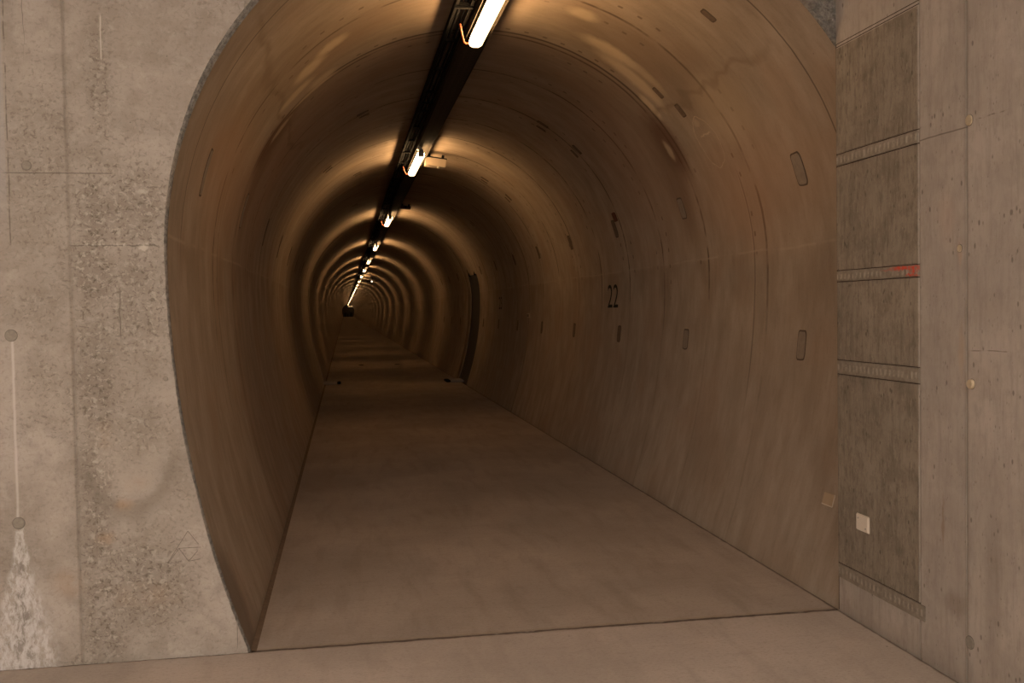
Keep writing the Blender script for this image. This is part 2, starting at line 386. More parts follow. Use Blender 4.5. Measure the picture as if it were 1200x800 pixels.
    # wet foot of the wall at the portal
    c = M.mix(M.mul(M.mul(M.ell(uf, 4.84, -4.6, .2, .32, .4), .9), .8), c, (.17, .135, .105))
    v_ = M.voro(uv, 9); pore = M.mul(M.ramp(v_, .05, .025), M.ramp(M.noise(M.vadd(uv, (1, 5, 0)), 5, 2, .5), .5, .55))
    c = M.mix(M.mul(pore, .6), c, (.1, .07, .05))
    M.bump(M.add(M.add(M.mul(s2, .5), M.mul(fine, .25)), M.mul(pj, -.5)), .3, .006)
    return M.fin(c, .9, 0, .08)

def mat_floor(name, base, dark, cross=0.0):
    M = Mat(name); o = M.obj(); x, y, z = M.sep(o); p = M.comb(x, y)
    big = M.noise(p, .9, 5, .6); st = M.noise(M.distort(p, 1, .2), 5, 5, .6, (1.6, .25, 1)); sc2 = M.noise(p, 14, 5, .65, (.5, 1.6, 1)); fine = M.noise(p, 70, 5, .7, (.7, 1.3, 1))
    c = M.mix(M.ramp(big, .32, .7), tuple(k*.88 for k in base), tuple(k*1.1 for k in base))
    c = M.mix(M.mul(M.ramp(st, .45, .72), .45), c, dark)
    c = M.mix(M.mul(M.ramp(sc2, .5, .72), .22), c, tuple(k*.85 for k in dark))
    c = M.mix(M.mul(M.ramp(fine, .5, .66), .34), c, tuple(k*.6 for k in dark))
    c = M.mix(M.mul(M.ramp(M.noise(M.vadd(p, (6, 2, 0)), 95, 4, .6), .58, .68), .25), c, tuple(min(1, k*1.3) for k in base))
    sp = M.mul(M.ramp(M.voro(p, 7), .05, .03), M.ramp(M.noise(M.vadd(p, (3, 3, 0)), 3, 2, .5), .52, .56))
    c = M.mix(M.mul(sp, .6), c, (.1, .08, .06))
    # dirt along the cross joint
    jd = M.ramp(M.math('ABSOLUTE', M.math('SUBTRACT', M.sep(M.distort(p, 10, .05))[1], PORTAL)), .05, .0)
    c = M.mix(M.mul(jd, .4), c, (.2, .14, .1))
    jn = M.ramp(M.math('ABSOLUTE', M.math('SUBTRACT', M.sep(M.distort(p, 12, .03))[1], PORTAL-.006)), .016, .008)
    c = M.mix(M.mul(jn, .85), c, (.07, .045, .03))
    rx = M.ramp(M.math('ABSOLUTE', M.math('SUBTRACT', M.sep(M.distort(p, 8, .02))[0], 2.52)), .03, .012)
    c = M.mix(M.mul(rx, .8), c, (.07, .05, .035))
    M.bump(M.add(M.mul(fine, .5), M.mul(sc2, .5)), .3, .004)
    return M.fin(c, .85, 0, .12)

def mat_rough():
    M = Mat('broken_concrete_edge'); o = M.obj()
    n = M.noise(o, 40, 6, .75); b = M.noise(o, 6, 3, .6); v = M.voro(o, 45)
    c = M.mix(M.ramp(n, .38, .62), (.15, .138, .122), (.29, .265, .235)); c = M.mix(M.mul(M.ramp(v, .25, .1), .3), c, (.08, .07, .06))
    c = M.mix(M.mul(M.ramp(b, .45, .65), .4), c, (.33, .27, .21))
    M.bump(n, .9, .015); return M.fin(c, .9, 0, .2)

def emis(name, col, strength):
    M = Mat(name); M.fin((.8, .8, .8), .4)
    M.set(M.b.inputs['Emission Color'], col); M.b.inputs['Emission Strength'].default_value = strength
    return M.m

MFW = mat_front_wall()
MRW = mat_right_wall('cast_concrete_side', (.46, .40, .345), (.33, .275, .23))
MRP = mat_right_wall('plywood_marked_concrete', (.31, .258, .2), (.21, .172, .13), 1.0)
MLN = mat_lining()
MF1 = mat_floor('chamber_floor_concrete', (.47, .392, .33), (.35, .285, .235))
MF2 = mat_floor('tunnel_floor_concrete', (.40, .325, .265), (.27, .215, .172))
MRG = mat_rough()
MTR = plain('joint_dirt', (.07, .045, .028), .95, 0, .1, .5, 25)
MBK = plain('black_steel', (.010, .0095, .009), .85, 0, .06)
MGV = plain('galvanised_steel', (.42, .4, .37), .38, .85, .5, .3, 60)
def mat_tray():
    M = Mat('slotted_tray_steel'); o = M.obj(); x, y, z = M.sep(o)
    n = M.noise(o, 25, 4, .6); c = M.mix(n, (.03, .023, .016), (.06, .046, .032))
    fy = M.math('FRACT', M.mul(y, 20.0)); fx = M.math('FRACT', M.mul(x, 18.0))
    hole = M.mul(M.line(fy, .5, .2, .05), M.line(fx, .5, .3, .05))
    c = M.mix(M.mul(hole, .85), c, (.012, .01, .008))
    return M.fin(c, .7, 0, .25)
MTRAY = mat_tray()
MHO = plain('lamp_housing_grey', (.2, .18, .16), .5, .0, .4)
MORG = plain('orange_cable', (.32, .07, .02), .6)
MBL = plain('cable_black', (.010, .010, .011), .8, 0, .08)
MBOX = plain('beige_sheet_metal', (.36, .29, .22), .5, 0, .4, .12, 8)
MRD = plain('dark_red_plastic', (.09, .02, .015), .5)
MWP = plain('cream_plastic', (.72, .63, .52), .5, 0, .4, .08)
MTP = plain('tan_plate', (.5, .38, .26), .6, 0, .3, .1)
MPA = plain('repair_mortar', (.2, .155, .115), .9, 0, .2, .35, 35)
MPL = plain('plug_mortar', (.27, .24, .2), .9, 0, .2, .35, 60)
MPY = plain('plug_yellow', (.5, .4, .27), .8, 0, .2, .3, 40)
MPT = plain('black_paint', (.016, .014, .012), .8, 0, .2, .5, 40)
MPF = plain('faded_paint', (.035, .026, .02), .8, 0, .2, .5, 40)
MDS = plain('dark_steel_door', (.055, .048, .044), .55, .2, .4, .3, 10)
MGR = plain('pencil_mark', (.17, .145, .12), .9, 0, .1, .5, 60)
MCL = plain('chamber_ceiling_paint', (.6, .54, .48), .9, 0, .2, .15, 3)
EL = emis('lamp_glow', (1.0, .60, .27), 5.5)
ELS = emis('lamp_glow_side', (1.0, .60, .27), 20.0)
ELU = emis('lamp_glow_top', (1.0, .60, .27), 50.0)
EC = emis('chamber_lamp_glow', (1.0, .90, .80), 180.0)
ELD = emis('sensor_glow', (1.0, .8, .55), 2.0)

# ------------------------------------------------------------------ setting: chamber
HC = 3.75
XW = 2.52
def struct(o, kind='structure'): o['kind'] = 'structure'; return o
def edge_off(v):
    """how far the broken arris of the portal stands outside the lining"""
    n = mnoise.noise(Vector((v*3.1, 0, 0)))*.5+mnoise.noise(Vector((v*13, 4, 0)))*.3+mnoise.noise(Vector((v*37, 9, 0)))*.2
    b = .010+.006*n
    z = sect(v)[1]
    if v < 0: b += .014*max(0, min(1, (z-2.0)/.7))
    return b
def build_portal():
    N = 220
    V = []; Fc = []
    pts = []
    for i in range(N+1):
        v = -SBASE+(SBASE-.0)*i/N
        x, z = sect(v, edge_off(v)); pts.append((x, z))
    pts[0] = (pts[0][0], -.02)
    # left part: rows at the heights of the outline, columns with the V joint
    colsx = [-6.0, -1.2335, -1.225, -1.2165]
    offy = [0, 0, .006, 0]
    for (x, z) in pts:
        for cx_, oy in zip(colsx, offy):
            V.append((cx_+.0018*mnoise.noise(Vector((z*9, 1, 0))) if cx_ > -5 else cx_, PORTAL+oy, z))
        V.append((x, PORTAL, z))
    for i in range(N):
        for k in range(4):
            a = i*5+k; Fc.append((a, a+1, a+6, a+5))
    b = len(V)                          # above the crown, left half
    last = N*5
    for cx_, oy in zip(colsx, offy): V.append((cx_, PORTAL+oy, HC))
    V.append((CX, PORTAL, HC))
    for k in range(4): Fc.append((last+k, last+k+1, b+k+1, b+k))
    o = mobj('wall_front', V, Fc, MFW); struct(o)
    o['label'] = 'mottled grey concrete wall around the left side of the tunnel mouth'
    # rough spandrel right of the crown
    V = []; Fc = []
    M_ = 160
    for i in range(M_+1):
        v = SBASE*.62*i/M_
        x, z = sect(v, edge_off(v)+.004)
        x = min(x, XW+.3)
        V.append((x, PORTAL, z)); V.append((XW+.4, PORTAL, z))
    # grid it so the surface can be rugged
    n = 30; V2 = []; 
    for i in range(M_+1):
        a = V[2*i]; c = V[2*i+1]
        for k in range(n+1):
            t = k/n; x = a[0]+(c[0]-a[0])*t; z = a[2]
            d = 0 if k == 0 else .02*mnoise.noise(Vector((x*18, z*18, 0)))+.014*mnoise.noise(Vector((x*50, z*50, 3)))
            V2.append((x, PORTAL+.01+d, z))
    for i in range(M_):
        for k in range(n):
            a = i*(n+1)+k; Fc.append((a, a+1, a+n+2, a+n+1))
    b = len(V2); V2 += [(CX, PORTAL+.01, HC), (XW+.4, PORTAL+.01, HC)]
    Fc.append((0, n, b+1, b))
    o2 = mobj('wall_spandrel', V2, Fc, MRG); struct(o2)
    # broken arris between the wall face and the lining
    V = []; Fc = []
    N = 500
    for i in range(N+1):
        v = -SBASE+2*SBASE*.82*i/N
        e = edge_off(v)
        x0, z0 = sect(v, e); x1, z1 = sect(v, e*.45+.004*mnoise.noise(Vector((v*60, 2, 2)))); x2, z2 = sect(v, 0)
        V += [(x0, PORTAL, z0), (x1, PORTAL+.006+.006*mnoise.noise(Vector((v*50, 1, 7))), z1), (x2, PORTAL+.02, z2)]
    for i in range(N):
        for k in range(2):
            a = i*3+k; Fc.append((a, a+1, a+4, a+3))
    o3 = mobj('trim_1', V, Fc, MRG); struct(o3)
    return o
WF = build_portal()

def wall_plan(name, path, z0, z1, mat):
    V = []; Fc = []
    for (x, y) in path: V += [(x, y, z0), (x, y, z1)]
    for i in range(len(path)-1): Fc.append((2*i, 2*i+2, 2*i+3, 2*i+1))
    return struct(mobj(name, V, Fc, mat))
WR = wall_plan('wall_right', [(XW, -7), (XW, 3.658), (XW+.012, 3.665), (XW, 3.671), (XW, 3.996), (XW+.006, 4.0), (XW, 4.004), (XW, PORTAL), (XW+.8, PORTAL)], -.02, HC, MRW)
wall_plan('wall_back', [(-6, -7), (XW, -7)], 0, HC, MRW)
wall_plan('wall_left', [(-6, PORTAL), (-6, -7)], 0, HC, MFW)
struct(mobj('ceiling', [(-6, -7, HC), (XW, -7, HC), (XW, PORTAL, HC), (-6, PORTAL, HC)], [(0, 3, 2, 1)], MCL))

# floors: slabs with a crooked joint between them, dirt channel below
def slab_edge(x, k=0): return .004*mnoise.noise(Vector((x*7, k, 0)))+.005*mnoise.noise(Vector((x*23, k, 5)))+.003*mnoise.noise(Vector((x*70, k, 5)))
def slab(name, x0, x1, yfun0, yfun1, mat, n=260):
    V = []; Fc = []
    for i in range(n+1):
        x = x0+(x1-x0)*i/n; a = yfun0(x); b = yfun1(x)
        V += [(x, a, -.06), (x, a, 0), (x, b, 0), (x, b, -.06)]
    for i in range(n):
        for k in range(3):
            a = 4*i+k; Fc.append((a, a+4, a+5, a+1)[::-1])
    Fc += [(0, 1, 2, 3), (4*n+3, 4*n+2, 4*n+1, 4*n)]
    return struct(mobj(name, V, Fc, mat))
slab('floor', -6, XW-.012, lambda x: -7, lambda x: PORTAL-.012+slab_edge(x), MF1, 700)
slab('floor_tunnel', -.447, XW-.008, lambda x: PORTAL-.001+slab_edge(x+.4, 3)*.9, lambda x: TEND, MF2)
struct(mobj('trim_2', [(-6.1, -7, -.022), (3, -7, -.022), (3, TEND, -.022), (-6.1, TEND, -.022)], [(0, 1, 2, 3)], MTR))
# mortar fillet in the gutter on the left of the tunnel floor
gv = []; gf = []
for i in range(301):
    y = PORTAL+.03+(TEND-PORTAL-.05)*(i/300)**2.5
    gv += [(-.478, y, -.004+.003*mnoise.noise(Vector((0, y*9, 0)))), (-.447, y, -.010)]
for i in range(300): gf.append((2*i, 2*i+1, 2*i+3, 2*i+2))
struct(mobj('trim_3', gv, gf, plain('gutter_dirt', (.2, .14, .095), .95, 0, .1, .4, 20)))

# ------------------------------------------------------------------ setting: tunnel lining
DOOR = (20.85, 22.35); SLOT = (22.35, 22.8); ZT = 2.36
def build_lining():
    prof = []
    vt = vz(ZT)
    n1, n2 = 44, 20
    right = [vt*i/n1 for i in range(n1+1)]+[vt+(SBASE-vt)*i/n2 for i in range(1, n2+1)]
    vs = [-v for v in right[::-1]][:-1]+right
    ys = [(PORTAL+.02, 0)]
    y = 5.3
    k = 0
    while 7.45+7.7*k < TEND:
        j = 7.45+7.7*k
        if 0 < k < 14: ys += [(j-.05, 0), (j-.014, 0), (j-.006, .012), (j+.006, .012), (j+.014, 0), (j+.05, 0)]
        else: ys += [(j, 0)]
        k += 1
    ys += [(DOOR[0]-.05, 0), (DOOR[1]-.05, 0), (SLOT[1]+.05, 0), (DOOR[0], 0), (DOOR[1], 0), (SLOT[1], 0), (TEND, 0)]
    ys.sort()
    V = []; UV = []; Fc = []
    n = len(vs)
    for (yy, off) in ys:
        for v in vs:
            x, z = sect(v, off); V.append((x, yy, z-.0 if abs(v) < SBASE-1e-6 else -.03)); UV.append((yy, v))
    for i in range(len(ys)-1):
        y0, y1 = ys[i][0], ys[i+1][0]
        for k in range(n-1):
            vm = (vs[k]+vs[k+1])/2
            if vm > vt and y0 >= DOOR[0]-1e-6 and y1 <= DOOR[1]+1e-6: continue
            if vm < -vt and y0 >= SLOT[0]-1e-6 and y1 <= SLOT[1]+1e-6: continue
            a = i*n+k; Fc.append((a, a+n, a+n+1, a+1)[::-1])
    o = mobj('wall_tunnel', V, Fc, MLN, smooth=False, uv=UV); struct(o)
    me = o.data
    for p in me.polygons:
        p.use_smooth = abs(me.vertices[p.vertices[0]].co.y-me.vertices[p.vertices[2]].co.y) > .1
    o['label'] = 'brown concrete tunnel lining with ring joints'
    return o
WT = build_lining()
def recess(name, side, y0, y1, depth, mat_back, parent):
    """niche cut in the lining from the floor up to ZT"""
    vt = vz(ZT); n = 16; V = []; UV = []; Fc = []
    vs = [side*(vt+(SBASE-vt)*i/n) for i in range(n+1)]
    for v in vs:
        for (yy, off) in ((y0, 0), (y0, depth), (y1, depth), (y1, 0)):
            x, z = sect(v, off); V.append((x, yy, z)); UV.append((yy, v))
    for i in range(n):
        for k in (0, 2): a = 4*i+k; Fc.append((a, a+1, a+5, a+4))
    Fc.append((0, 1, 2, 3))
    mobj('reveal', V, Fc, MLN, parent, uv=UV)
    V = []; Fc = []
    for v in vs:
        for yy in (y0+.0, y1-.0):
            x, z = sect(v, depth-.002); V.append((x, yy, z))
    for i in range(n): Fc.append((2*i, 2*i+1, 2*i+3, 2*i+2))
    return V, Fc
# dark steel door panel on the right, with ribs, and slot on the left
V, Fc = recess('niche', 1, DOOR[0], DOOR[1], .018, MDS, WT)
d1 = mobj('door_1', V, Fc, MDS); struct(d1)
for yy in (DOOR[0]+.02, DOOR[1]-.06):
    mb = MB()
    V2 = []
    for i in range(17):
        v = vz(ZT)+(SBASE-vz(ZT))*i/16
        for (a, off) in ((yy, .017), (yy, .008), (yy+.04, .008), (yy+.04, .017)):
            x, z = sect(v, off); V2.append(Vector((x, a, z)))
    b = len(mb.v); mb.v += V2
    for i in range(16):
        for k in range(3): q = b+4*i+k; mb.f.append((q, q+1, q+5, q+4))
    mb.build('door_frame', MBK, d1)
x, z = sect(vz(2.36), .0)
for yy in (21.1, 22.0): MB().box(x-.02, x+.03, yy, yy+.05, z-.02, z+.09).build('hinge', MBK, d1)
V, Fc = recess('slot', -1, SLOT[0], SLOT[1], .03, MDS, WT)
d2 = mobj('door_2', V, Fc, MDS); struct(d2)
# low concrete sills in front of both
for nm, x0, x1, e0, e1 in (('trim_4', 2.28, 2.56, 2.18, 2.28), ('trim_5', -.50, -.2, -.2, -.12)):
    mb = MB(); mb.bbox(x0, x1, 21.5 if x0 > 0 else 21.9, 22.1 if x0 > 0 else 22.4, 0, .05, .01)
    o = struct(mb.build(nm, MRW))
    MB().bbox(min(e0, e1), max(e0, e1), 21.6 if x0 > 0 else 21.95, 22.15 if x0 > 0 else 22.3, 0, .045, .01).build('drain_cover', MBK, o)
# end of the tunnel
V = []; Fc = []
n = 40
for i in range(n+1):
    v = -SBASE+2*SBASE*i/n; V.append((*[sect(v)[0], TEND-.01, sect(v)[1]],))
ew = struct(mobj('wall_end', V, [tuple(range(n+1))], plain('unlit_end_wall', (.16, .14, .12), .9, 0, .1)))
mb = MB()
for (a, b_, c_, d_) in ((-.2, .5, 0, 1.2), (.7, 1.1, 0, .9), (1.5, 2.2, 0, 1.3), (.2, .6, 1.0, 1.25)): mb.bbox(a, b_, TEND-.6, TEND-.05, c_, d_, .03)
mb.build('stacked_equipment', plain('end_equipment', (.06, .055, .05), .6, 0, .3), ew)

# ------------------------------------------------------------------ marks, plugs and patches on the walls
def lining_patch(y, v, ly, lv, mat, name='patch', h=.004, rad=.4, par=WT):
    """rounded rectangle that follows the curve of the lining"""
    V = []; n = 28; ring = []
    for k in range(n):
        a = 2*PI*k/n; cx_, sx_ = math.cos(a), math.sin(a)
        e = 2/ (2+6*(1-rad))
        px = math.copysign(abs(cx_)**e, cx_)*ly/2; pv = math.copysign(abs(sx_)**e, sx_)*lv/2
        ring.append((px*(1+.05*mnoise.noise(Vector((k, y, v)))), pv*(1+.05*mnoise.noise(Vector((k, v, y))))))
    Fc = []
    for off, sc_ in ((.002, 1.0), (-h, .96)):
        for (a, b) in ring:
            x, z = sect(v+b*sc_, off); V.append((x, y+a*sc_, z))
    for k in range(n): Fc.append((k, (k+1) % n, n+(k+1) % n, n+k))
    # inner rows so that the cap follows the curve
    cx_, cz_ = sect(v, -h); V.append((cx_, y, cz_)); c = len(V)-1
    for k in range(n): Fc.append((n+k, n+(k+1) % n, c))
    return mobj(name, V, Fc, mat, par)
MSEAL = plain('patch_seal', (.12, .088, .062), .95, 0, .1, .3, 40)
def slot_patch(y, v, ly=.085, lv=.17, mat=MPA):
    lining_patch(y, v, ly+.02, lv+.02, MSEAL, 'patch_seam', .002)
    lining_patch(y, v, ly, lv, mat, 'patch', .004)
MPD = plain('dark_recess_mortar', (.155, .11, .078), .9, 0, .2, .4, 30)
MPB = plain('lining_mortar', (.27, .22, .175), .9, 0, .2, .3, 30)
for k in range(12):
    y = 5.68+k*2.05
    if k == 0:
        slot_patch(y, vz(2.43), .12, .2, MPB); slot_patch(5.8, vz(1.34), .1, .18, MPB)
    else:
        slot_patch(y+.1, vz(2.41), .11, .17, MPB if k in (1,) else MPD); slot_patch(y+.2, vz(1.32), .11, .16, MPB if k == 1 else MPD)
    slot_patch(y-.1, vz(2.37, -1), .07, .26, MPB if k < 2 else MPD)
    for vv in (1.0, 1.42, -.85, -1.3):
        yy = y+1.9+.25*mnoise.noise(Vector((k, vv, 0)))
        if k in (1, 2, 3, 5) and (k+int(vv*10)) % 2: slot_patch(yy, vv, .06, .11, MPD); slot_patch(yy+.17, vv+.02, .04, .09, MPD)
slot_patch(5.57, vz(3.31), .05, .09, MPD); slot_patch(7.0, 1.42, .05, .09, MPD); slot_patch(6.9, 1.62, .06, .1, MPD)
lining_patch(9.75, vz(2.52), .14, .1, plain('rust_mark', (.12, .04, .022), .9), 'patch', .003)

def painted_number(txt, ycen, zc, wy, hz, mat):
    cu = bpy.data.curves.new('tmp', 'FONT'); cu.body = txt; cu.size = 1; cu.resolution_u = 4
    t = bpy.data.objects.new('tmp', cu); COL.objects.link(t)
    bpy.context.view_layer.update()
    me = bpy.data.meshes.new_from_object(t.evaluated_get(bpy.context.evaluated_depsgraph_get()))
    bpy.data.objects.remove(t)
    bm = bmesh.new(); bm.from_mesh(me)
    bmesh.ops.triangulate(bm, faces=bm.faces[:])
    xs = [v.co.x for v in bm.verts]; ysl = [v.co.y for v in bm.verts]
    x0, x1, y0, y1 = min(xs), max(xs), min(ysl), max(ysl)
    v0 = vz(zc)
    for v in bm.verts:
        a = (v.co.x-x0)/(x1-x0)-.5; b = (v.co.y-y0)/(y1-y0)-.5
        X, Z = sect(v0-b*hz, -.003); v.co = Vector((X, ycen-a*wy, Z))
    bm.to_mesh(me); bm.free(); me.name = 'painted_number'; me.materials.clear(); me.materials.append(mat)
    o = bpy.data.objects.new('painted_number', me); link(o, WT)
    o['label'] = 'black painted number %s' % txt
painted_number('22', 10.28, 1.72, .42, .25, MPT)
painted_number('23', 18.05, 1.71, .38, .23, MPF)

# plugs on the front wall
for (x, z, r, m) in ((-1.485, 1.517, .0255, MPL), (-1.479, .665, .0255, MPL), (-.824, 1.303, .010, MPL), (-1.397, 2.28, .02, MPL)):
    MB().disc((x, PORTAL+.001, z), (0, -1, 0), r*1.12, .0015).build('plug_rim', MGR, WF)
    MB().disc((x, PORTAL, z), (0, -1, 0), r, .004).build('plug', m, WF)
# pencil drawing of joined triangles
mk = MB()
def stroke(pts, r=.0012):
    mk.tube([(x, PORTAL-.0005, z) for x, z in pts], r, 5)
pm = lambda px, py: (-.919+(px-175)*.0038-.0, .467-(py-655)*.00395+.0)
for seg in (((196, 661), (221, 624)), ((221, 624), (233, 640)), ((210, 644), (236, 644)), ((210, 644), (221, 660)), ((221, 660), (235, 658)), ((210, 644), (197, 661)), ((197, 661), (209, 661)), ((221, 660), (232, 648))):
    stroke([pm(*seg[0]), pm(*seg[1])])
mk.build('scratched_triangles', MGR, WF)
# plugs on the right wall
for (y, z, r, m, h) in ((3.645, 2.335, .022, MPY, .006), (3.63, 1.262, .02, MPY, .014), (3.645, .19, .026, MPL, .004), (3.71, 1.82, .016, MPY, .003)):
    MB().disc((XW, y, z), (-1, 0, 0), r*1.1, .0015).build('plug_rim', MGR, WR)
    MB().disc((XW, y, z), (-1, 0, 0), r, h).build('plug', m, WR)
# formwork panels and strips on the right wall
for (z0, z1) in ((.252, 1.232), (1.312, 1.708), (1.772, 2.300), (2.368, 2.905)):
    MB().bbox(XW-.003, XW+.02, 4.008, 4.735, z0, z1, .0014).build('formwork_panel', MRP, WR)
MST = mat_strip(); MSTR = mat_strip(True)
for (z0, z1, m, ya) in ((.175, .246, MST, 3.96), (1.238, 1.306, MST, 4.0), (1.714, 1.766, MSTR, 4.0), (2.306, 2.362, MST, 4.008)):
    MB().bbox(XW-.005, XW+.02, ya, 4.735, z0, z1, .0015).build('formwork_strip', m, WR)
mb = MB()
for zz in (2.912, 2.928, 1.235, 1.309, 1.711, 1.769, 2.303, 2.365, .249): mb.box(XW-.0012, XW+.01, 4.0, 4.737, zz-.0017, zz+.0017)
mb.box(XW-.0012, XW+.01, 4.7345, 4.7385, .0, 2.93)
mb.build('panel_joint', MTR, WR)

# ------------------------------------------------------------------ small fittings on the walls
t = empty('socket_box', (XW, 4.484, .507), 'small cream box low on the right wall, on the dark lowest panel', 'box')
m = Matrix.Identity(4)
o = MB().bbox(-.009, 0, -.061, .061, -.042, .042, .004).build('box_body', MWP, t)
MB().bbox(-.012, -.0085, -.055, .055, -.037, .037, .002).build('cover', plain('cream_cover', (.8, .71, .6), .45, 0, .4, .05), t)
for a_ in (.035, -.035): MB().disc((-.012, a_, a_*.6), (-1, 0, 0), .004, .002, 10).build('screw', MGV, t)
v0 = vz(.49); px, pz = sect(v0)
t = empty('wall_plate', (px, 5.15, pz), 'square tan plate on the tunnel lining just inside its right edge, near the floor', 'plate')
q = math.atan2(*(Vector(sect(v0-.1))-Vector(sect(v0+.1))).normalized())
t.rotation_euler = (0, q, 0)
MB().bbox(-.012, .002, -.062, .062, -.034, .034, .003).build('plate_body', MTP, t)
MB().bbox(-.014, -.011, -.066, -.058, -.036, .036, .001).bbox(-.014, -.011, -.06, .06, -.037, -.031, .001).build('rim', MWP, t)
v0 = vz(1.49); px, pz = sect(v0)
t = empty('marker_plate', (px, 15.2, pz), 'tiny pale plate on the right tunnel lining between the two painted numbers', 'plate')
MB().bbox(-.01, .004, -.09, .09, -.035, .035, .002).build('plate_body', MTP, t)
MB().bbox(-.012, -.009, -.075, .075, -.022, .022, .001).build('inset', MPA, t)
for i, x in enumerate((.45, 1.52)):
    t = empty('floor_drain', (x, 29.5, 0), '%s of two small dark drains far down the tunnel floor' % ('left' if i == 0 else 'right'), 'drain', 'floor drains')
    MB().disc((0, 0, -.002), (0, 0, 1), .085, .012).build('rim', MBK, t)
    mb = MB()
    for k in range(-2, 3): mb.box(-.05, .05, k*.025-.006, k*.025+.006, .010, .016)
    mb.build('grate', MBK, t)

# ------------------------------------------------------------------ cable ladder and tray under the crown
def crown(x): return ZC+math.sqrt(RR**2-(x-CX)**2)
CLX0, CLX1, CLZ = .763, .873, 3.612
t = empty('cable_ladder', (CLX0, PORTAL, CLZ), 'black cable ladder running under the crown, left of the row of lamps', 'cable ladder')
def local(mb, t):
    off = Vector(t.location); mb.v = [Vector(v)-off for v in mb.v]; return mb
for x in (CLX0, CLX1):
    mb = MB(); mb.box(x-.004, x+.004, PORTAL+.1, 298, CLZ-.012, CLZ+.030).box(x-.004 if x == CLX0 else x-.016, x+.016 if x == CLX0 else x+.004, PORTAL+.1, 298, CLZ-.016, CLZ-.012)
    local(mb, t).build('side_rail', MBK, t)
yy = 5.62; k = 0; rest = MB(); proto = None
while yy < 297:
    if k < 100:
        mb = MB().bbox(CLX0, CLX1, -.022, .022, CLZ-.012, CLZ+.006, .003) if proto is None else None
        if proto is None:
            mb.v = [Vector((v.x-CLX0, v.y, v.z-CLZ)) for v in mb.v]; proto = mb.build('rung', MBK, t); r = proto
        else: r = proto.copy(); COL.objects.link(r); r.parent = t
        r.location = (0, yy-PORTAL, 0)
    else: rest.box(CLX0, CLX1, yy-.022, yy+.022, CLZ-.012, CLZ+.006)
    yy += .87; k += 1
o = local(rest, t).build('rung', MBK, t); o['kind'] = 'stuff'
proto = None
for k in range(60):
    yy = 6.5+k*3.0
    if proto is None:
        mb = MB(); mb.tube([(.827, 0, CLZ+.0), (.827, 0, crown(.827)+.01)], .005, 8).bbox(CLX0-.01, CLX1+.01, -.02, .02, CLZ-.028, CLZ-.016, .003)
        mb.v = [Vector((v.x-CLX0, v.y, v.z-CLZ)) for v in mb.v]; proto = mb.build('hanger', MBK, t); r = proto
    else: r = proto.copy(); COL.objects.link(r); r.parent = t
    r.location = (0, yy-PORTAL, 0)
for i, (x, rr, lab) in enumerate(((.782, .009, 'black power cable lying on the left side of the cable ladder'), (.806, .011, 'thick black cable lying in the middle of the cable ladder'), (.845, .009, 'thin black cable lying on the right side of the cable ladder'))):
    pts = []
    for k in range(220):
        y = PORTAL+.1+(298-PORTAL)*(k/219)**1.6
        pts.append((x+.0008*math.sin(y*.8+i), y, CLZ+.008+rr))
    tag(MB().tube(pts, rr, 8).build('power_cable', MBL, smooth=True), lab, 'cable', 'cables on the ladder')
TX0, TX1, TZ = .915, 1.085, 3.595
t = empty('cable_tray', (TX0, PORTAL, TZ), 'dusty brown steel cable tray under the crown carrying the lamps', 'cable tray')
local(MB().box(TX0, TX1, PORTAL+.1, 298, TZ, TZ+.003), t).build('tray_base', MTRAY, t)
for x in (TX0, TX1):
    local(MB().box(x-.0015, x+.0015, PORTAL+.1, 298, TZ-.012, TZ+.045), t).build('side_lip', MTRAY, t)
sh = MB().box(TX0-.020, TX0-.017, PORTAL+.1, 298, TZ-.060, TZ+.020).box(TX0-.017, TX0-.003, PORTAL+.1, 298, TZ+.017, TZ+.020).build('light_shield', MTRAY)  # added strip that blocks lamp light so the ladder stays dark
tag(sh, 'thin dark steel strip added on edge to shield the cable ladder from the lamps', 'light shield')
